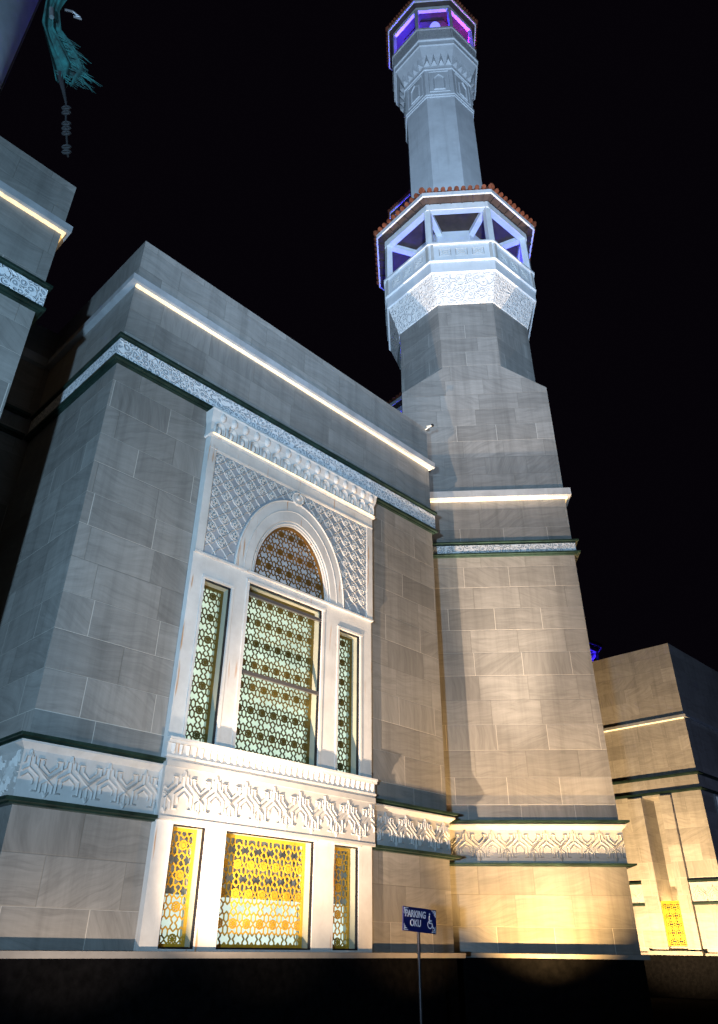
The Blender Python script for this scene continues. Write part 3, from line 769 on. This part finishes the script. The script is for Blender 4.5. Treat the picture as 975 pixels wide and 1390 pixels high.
    # shift the upper stages by the small lean measured in the photograph
    for o in t.children:
        if o.name.split('.')[0] in ('shaft', 'niche_stage', 'corbel'): o.location = (-.09, -.02, 0)
        if o.name.split('.')[0] in ('upper_parapet', 'upper_column', 'lantern_beam', 'lantern_roof', 'lantern_ceiling', 'lantern_core', 'round_lamp'): o.location = (-.12, .08, 0)
    return t
def copy_tree(o, parent=None):
    c = o.copy(); COL.objects.link(c)
    if parent: c.parent = parent
    for ch in list(o.children): copy_tree(ch, c)
    return c
minaret = make_minaret()

def point(loc, col, power, r=.1, parent_m=None):
    l = bpy.data.lights.new('lamp', 'POINT'); l.color = col; l.energy = power; l.shadow_soft_size = r
    o = bpy.data.objects.new('lamp', l); COL.objects.link(o); o.location = loc; return o
def spot(loc, target, col, power, size=60, blend=.6, r=.1):
    l = bpy.data.lights.new('floodlight', 'SPOT'); l.color = col; l.energy = power; l.spot_size = radians(size); l.spot_blend = blend; l.shadow_soft_size = r
    o = bpy.data.objects.new('floodlight', l); COL.objects.link(o); o.location = loc
    o.rotation_euler = (Vector(target)-Vector(loc)).to_track_quat('-Z', 'Y').to_euler(); return o
RTm = Matrix.Rotation(RT, 4, 'Z')
def TL(c, x, y, z): return c + (RTm @ Vector((x, y, z)))
def minaret_lamps(c, s=1.0):
    B = (.05, .02, 1)
    point(TL(c, -2.45, .6, 22.7), B, 260*s, .08); point(TL(c, 2.45, .6, 22.7), B, 260*s, .08)
    point(TL(c, -1.5, 1.9, 22.6), B, 90*s, .08)
    point(TL(c, -1.5, -.55, 40.2), B, 600*s, .06); point(TL(c, -.35, -1.1, 40.0), B, 140*s, .06)
    point(TL(c, .0, .9, 40.2), B, 60*s, .06)
    point(TL(c, 1.25, -.55, 40.2), (.70, .0, 1), 130*s, .06)
minaret_lamps(TC)

# two further minarets of the same kind, mostly hidden behind the near one
c2 = Vector((0, 0, 0))
M2 = Vector((4.70, 31.3, 0)); m2 = copy_tree(minaret); m2.location = M2
m2['label'] = 'second minaret whose lit tiled eaves peep out just behind the near minaret'
minaret_lamps(M2, .8); 
M3 = Vector((20.4, 66.5, 0)); m3 = copy_tree(minaret); m3.location = M3
m3['label'] = 'farthest minaret, a small lit eave showing above the warm marble wing'
minaret_lamps(M3, 1.0)

# =============================================================== warm wing on the right
Rc = Vector((14.1832, 34.1736, 0)); RR = radians(-45.126)
wg = thing('mosque_wing', 'warm lit marble wing beyond the minaret with deep slot niche and gold screen', 'building', Rc, RR)
NX0, NX1 = -1.30, -.50
PX0, PX1 = -1.98, .02
w = MB()
w.box(-6, NX0, 0, 12, 1.5, 7.35); w.box(NX1, 1.32, 0, 12, 1.5, 7.35); w.box(-6, 1.32, 0, 12, 7.35, 13.94)
w.box(NX0, NX1, 1.1, 2, 1.5, 7.35)
w.build('wall', M['stone_warm'], wg)
w = MB(); w.box(-6, 1.35, -.02, 12, 0, 1.42); w.build('plinth', M['plinth'], wg)
w = MB(); w.box(-6, 1.42, -.2, 12, 1.42, 1.499); w.box(PX0-.12, PX1+.12, -.42, -.201, 1.42, 1.56); w.build('ledge', M['kerb'], wg)
w = MB()
w.box(PX0, NX0, -.16, -.001, 1.57, 7.34); w.box(NX1, PX1, -.16, -.001, 1.57, 7.34)
w.box(NX0-.04, NX0, -.2, -.161, 3.28, 7.34)
w.box(NX0, NX1, .05, .25, 1.57, 1.72)
w.build('pilaster', M['stone_warm'], wg)
def wlip(*a):
    l = MB(); ring_profile(l, *a); l.build('moulding', M['lip'], wg)
for zb, zt_ in ((7.42, 7.52), (8.06, 8.16)): wlip(-6, 1.32, 12, lip_profile(zb, zt_, .13), (False, True))
for a, b, sd in ((-6, PX0-.001, (False, False)), (PX1+.001, 1.32, (False, True))):
    for zb, zt_ in ((3.16, 3.25), (3.97, 4.05)): wlip(a, b, 12 if sd[1] else .1, lip_profile(zb, zt_, .13), sd)
b = MB()
for a, c, sd in ((-6, PX0-.001, (False, False)), (PX1+.001, 1.32, (False, True))):
    ring_profile(b, a, c, 12, [(0, 3.252), (.05, 3.254), (.05, 3.9), (.1, 3.94), (.1, 3.966), (0, 3.968)], sd)
    frieze(b, front(-.05), a+.03, c, 3.27, 3.88, .6, .35, .028, .022)
b.build('strapwork_frieze', M['relief'], wg)
b = MB(); ring_profile(b, -6, 1.32, 12, [(0, 10.48), (.10, 10.482), (.10, 10.60), (0, 10.61)], (False, True)); b.build('cornice', M['cornice'], wg)
b = MB(); b.box(-6, 1.30, -.07, -.002, 10.44, 10.477); b.build('light_strip', M['led_soft'], wg)
b = MB(); b.box(NX0+.001, NX1-.001, -.11, -.03, 3.26, 3.33); b.box(NX0+.001, NX0+.04, -.11, -.03, 1.72, 3.26); b.box(NX1-.04, NX1-.001, -.11, -.03, 1.72, 3.26)
wn = b.build('window', M['gold'], wg)
b = MB(); screen(b, front(-.05), NX0+.02, NX1-.02, 1.74, 3.25, .267, .30, NX0+.13, 1.74, .03, .014, border=.03); b.build('screen', M['gold'], wn)
b = MB(); b.face([(NX0, .02, 1.72), (NX1, .02, 1.72), (NX1, .02, 3.3), (NX0, .02, 3.3)]); b.build('pane', M['pane_dark'], wn)
# pale window on the wing's shaded return wall
b = MB(); b.box(1.33, 1.40, 1.25, 1.32, 6.2, 7.4); b.box(1.33, 1.40, 2.2, 2.27, 6.2, 7.4); b.box(1.33, 1.40, 1.32, 2.2, 7.33, 7.4); b.box(1.33, 1.40, 1.32, 2.2, 6.2, 6.27)
w2 = b.build('window', M['cornice'], wg)
b = MB(); b.face([(1.345, 1.32, 6.27), (1.345, 2.2, 6.27), (1.345, 2.2, 7.33), (1.345, 1.32, 7.33)]); b.build('pane', mat_window('cool_pane', None, low=(.13, .16, .22), amt=.8), w2)

# =============================================================== parking sign
def sign_text(body, size, loc, parent, mat, name):
    cu = bpy.data.curves.new('t', 'FONT'); cu.body = body; cu.size = size; cu.align_x = 'CENTER'; cu.extrude = .001; cu.offset = .0028
    o = bpy.data.objects.new('t', cu); COL.objects.link(o); bpy.context.view_layer.update()
    me = bpy.data.meshes.new_from_object(o.evaluated_get(bpy.context.evaluated_depsgraph_get())); bpy.data.objects.remove(o)
    me.transform(Matrix.Diagonal((.80, 1, 1, 1))); me.transform(Matrix.Rotation(pi/2, 4, 'X')); me.transform(Matrix.Translation(loc))
    me.materials.clear(); me.materials.append(mat)
    r = bpy.data.objects.new(name, me); COL.objects.link(r); r.parent = parent; return r
sgn = thing('parking_sign', 'blue disabled parking sign reading PARKING OKU on a dark metal post', 'sign', (1.12, 12.75, 0), radians(90-52))
p = MB(); p.tube([(0, .03, 0), (0, .03, 2.02)], .024, 10); p.build('post', M['post'], sgn)
SW, SH = .335, .157
bd = MB(); bd.box(-SW, SW, -.012, .006, -SH, SH); board = bd.build('sign_board', M['sign_blue'], sgn)
board.location = (0, 0, 1.935); board.rotation_euler = (0, radians(3.2), 0)
sign_text('PARKING', .125, (-.09, -.0145, .03), board, M['sign_white'], 'lettering')
sign_text('OKU', .125, (-.09, -.0145, -.085), board, M['sign_white'], 'lettering')
s = MB(); mp = front(-.0135)
cx, cz = .205, -.045
for k in range(-5, 10):
    t0, t1 = pi/2+.35+k*pi/9+pi/4, pi/2+.35+(k+1)*pi/9+pi/4
    ribbon(s, mp, (cx+.047*cos(t0), cz+.047*sin(t0)), (cx+.047*cos(t1), cz+.047*sin(t1)), .012, .002)
for a, b_ in (((cx-.012, cz+.115), (cx-.012, cz+.03)), ((cx-.012, cz+.055), (cx+.035, cz+.055)), ((cx-.012, cz+.02), (cx+.04, cz+.02)), ((cx+.04, cz+.02), (cx+.062, cz-.04)), ((cx+.062, cz-.04), (cx+.082, cz-.035))):
    ribbon(s, mp, a, b_, .014, .003)
s.face([(cx-.012+.014*cos(k*pi/5), -.0165, cz+.138+.014*sin(k*pi/5)) for k in range(10)])
s.build('wheelchair_symbol', M['sign_white'], board)
# ornamented corners
s = MB()
for sx in (-1, 1):
    for sz in (-1, 1):
        X, Z = sx*(SW-.018), sz*(SH-.018)
        for a, b_ in (((X, Z), (X-sx*.075, Z)), ((X, Z), (X, Z-sz*.075)), ((X-sx*.02, Z-sz*.02), (X-sx*.05, Z-sz*.02)), ((X-sx*.02, Z-sz*.02), (X-sx*.02, Z-sz*.05))):
            ribbon(s, mp, a, b_, .010, .0015)
s.build('corner_ornament', M['sign_white'], board)

# =============================================================== pole, flag and cord, upper left corner
pl = thing('roof_column', 'pale blue round column with brown edge strip, cut by the top left corner', 'column', (-9.16, 9.26, 14.15), 0)
n = 28; R0, R1 = .42, .40
b = MB(); b.tube([(0, 0, 0), (0, 0, 4.5), (0, 0, 12)], [.98, .91, .80], 40); b.build('shaft', M['pole'], pl, smooth=True)
b = MB(); e = Vector((.758, .55, 0)).normalized()
b.tube([e*.985, e*.915+Vector((0, 0, 4.5)), e*.805+Vector((0, 0, 12))], .035, 8); b.build('edge_strip', M['pole_edge'], pl)
def P6(x, y, z): return Vector((x, y, z))
fg = MB()
# hanging cloth: columns of folds following the measured outline
left = [(-3.90, 4.56, 11.9), (-3.88, 4.58, 11.5), (-3.84, 4.62, 11.1), (-3.74, 4.70, 10.78), (-3.64, 4.78, 10.52), (-3.56, 4.83, 10.32)]
right = [(-3.72, 4.70, 11.9), (-3.74, 4.70, 11.5), (-3.66, 4.76, 11.15), (-3.48, 4.88, 10.98), (-3.34, 4.98, 10.72), (-3.40, 4.94, 10.38)]
rows = 30; cols = 20
def lerp_list(L, t):
    t *= len(L)-1; i = min(int(t), len(L)-2); f = t-i; return Vector(L[i]).lerp(Vector(L[i+1]), f)
base = 0; vs = []
for r_ in range(rows+1):
    t = r_/rows; a, b_ = lerp_list(left, t), lerp_list(right, t)
    for c in range(cols+1):
        u = c/cols; p_ = a.lerp(b_, u)
        fold = .035*sin(u*13+t*3.0)+.02*sin(u*29-t*7)
        rag = (.10*sin(u*21)+.05*sin(u*47+1)) * (t**5)
        vs.append((p_.x+fold*.3, p_.y-fold, p_.z-rag))
fc = [(r_*(cols+1)+c, r_*(cols+1)+c+1, (r_+1)*(cols+1)+c+1, (r_+1)*(cols+1)+c) for r_ in range(rows) for c in range(cols)]
fg.poly(vs, fc)
fo = thing('flag', 'torn frayed teal flag hanging at the top left against the night sky', 'flag', (0, 0, 0))
fm = fg.build('cloth', M['flag'], fo, smooth=True)
th = MB(); rr = random.Random(3)
for k in range(90):
    t = rr.uniform(.45, 1.0); a, b_ = lerp_list(left, t), lerp_list(right, t); u = rr.uniform(.55, 1.0) if t < .9 else rr.random()
    p_ = a.lerp(b_, u)+Vector((0, rr.uniform(-.04, .04), 0)); L = rr.uniform(.05, .20); dz = rr.uniform(-.12, .03)
    q1 = p_+Vector((L*.5, L*.3, dz*.3)); q2 = p_+Vector((L, L*.65, dz))
    th.tube([p_, q1, q2], [.006, .004, .0015], 4, False)
th.build('frayed_threads', M['flag'], fo)
b = MB()
b.tube([(-3.70, 4.70, 11.62), (-3.62, 4.74, 11.66), (-3.54, 4.80, 11.64), (-3.52, 4.80, 11.60), (-3.60, 4.76, 11.58)], .014, 8)
b.build('hook', M['steel'], fo); b = MB()
b.tube([(-3.79, 4.60, 11.42), (-3.75, 4.61, 11.24)], .03, 8); b.build('clip', M['steel'], fo)
cd = thing('cord', 'dim grey cord with knotted links hanging below the teal flag', 'cord', (0, 0, 0))
b = MB(); b.tube([(-3.55, 4.84, 10.42), (-3.46, 4.90, 10.15), (-3.40, 4.94, 9.95), (-3.34, 4.98, 9.6), (-3.23, 5.05, 9.10)], [.035, .022, .012, .012, .012], 8)
b.build('rope', M['cord'], cd)
b = MB()
for k, z in enumerate((9.88, 9.80, 9.62, 9.54, 9.46, 9.24, 9.16)):
    f = (9.95-z)/.85; c = Vector((-3.40+.155*f, 4.94+.10*f, z))
    pts = [(c.x+.045*cos(t*pi/6), c.y, c.z+.028*sin(t*pi/6)) for t in range(13)]; b.tube(pts, .013, 6)
b.build('link', M['cord'], cd)

# =============================================================== night sky and floodlighting
wd = bpy.data.worlds.new('World'); scene.world = wd; wd.use_nodes = True
bg = wd.node_tree.nodes['Background']; bg.inputs[0].default_value = (.55, .35, .75, 1); bg.inputs[1].default_value = .0030

def FL(x, y, z): return Fc + dF*x + dG*y + Vector((0, 0, z))
COOL = (.42, .70, 1.0)
def up(loc, tgt, col, power, size=84, blend=.35, r=.03): return spot(loc, tgt, col, power, size, blend, r)
spot((-2.8, -5.0, 1.2), (-1.0, 14, 13), COOL, 14500, 82, .9, .2)                # cool floodlight behind the camera
spot((1.5, -4.0, 1.2), (4.0, 20.2, 31), (.52, .72, 1.0), 50000, 56, 1.0, .2)   # cool floodlight aimed at the minaret's upper stages
WX = 9.6
spot((2.14-.654*(16.86-WX), WX, .3), (3.9, 18.3, 9.5), (1, .71, .47), 8600, 62, .8, .04)  # neutral floodlight at the foot of the windowed block
WARM = (1, .58, .20)
up(TL(TC, .35, -3.75, .3), TL(TC, .35, -3.2, 2.3), WARM, 2600, 104, .7)         # uplights at the minaret's foot
up(TL(TC, .35, -3.85, .25), TL(TC, .2, -2.26, 21), (1, .80, .60), 22000, 26, .9)
up(TL(TC, .9, -4.6, .25), TL(TC, .6, -2.26, 6), (1, .66, .34), 2200, 70, .9)
up(FL(-4.7, -1.9, .3), FL(-4.7, -1.1, 2.3), (1, .70, .42), 150, 112, .5)        # uplights under the windows
up(FL(-1.2, -1.9, .3), FL(-1.2, -1.1, 2.3), (1, .58, .24), 400, 112, .5)
up(FL(-8.0, -1.9, .3), FL(-8.0, -1.1, 2.3), (1, .76, .56), 330, 112, .5)
up(FL(-6.6, -6.5, .3), FL(-4.9, 0, 7.5), (1, .74, .50), 1900, 66, .9)
def WL(x, y, z): return Rc + Vector((.709, -.7055, 0))*x + dF*y + Vector((0, 0, z))
up(WL(-.6, -6.0, .4), WL(-.6, 0, 6.0), (1, .66, .33), 9500, 100, .5)               # uplights at the wing
up(WL(-.8, -1.7, .3), WL(-.8, -1.1, 2.3), WARM, 130, 120, .5)
up(WL(.9, -1.5, .3), WL(.9, -1.0, 2.3), WARM, 60, 120, .5)
point(WL(-.9, .45, 2.6), (1, .62, .26), 220, .05)                                # lamp standing in the slot niche
spot(WL(16, -6, 1.5), WL(1.3, 6, 9), (.45, .5, 1.0), 900, 60, .6, .2)           # added unseen lamp, a faint fill for the wing's shaded side

# =============================================================== camera
f_ = 995.6; P_ = radians(31.885); R_ = radians(.775)
fw = Vector((0, cos(P_), sin(P_))); u0 = Vector((0, -sin(P_), cos(P_))); r0 = Vector((1, 0, 0))
rt = r0*cos(R_)+u0*sin(R_); upv = -r0*sin(R_)+u0*cos(R_)
cam = bpy.data.cameras.new('camera'); co = bpy.data.objects.new('camera', cam); COL.objects.link(co)
mt = Matrix((rt, upv, -fw)).transposed().to_4x4(); mt.translation = Vector((0, 0, 1.6)); co.matrix_world = mt
cam.sensor_fit = 'HORIZONTAL'; cam.sensor_width = 36; cam.lens = f_/975*36
cam.shift_x = (487.5-476.1)/975; cam.shift_y = -(695-664.3)/975
cam.clip_start = .05; cam.clip_end = 2000
scene.camera = co
scene.view_settings.view_transform = 'Standard'; scene.view_settings.look = 'None'; scene.view_settings.exposure = 0
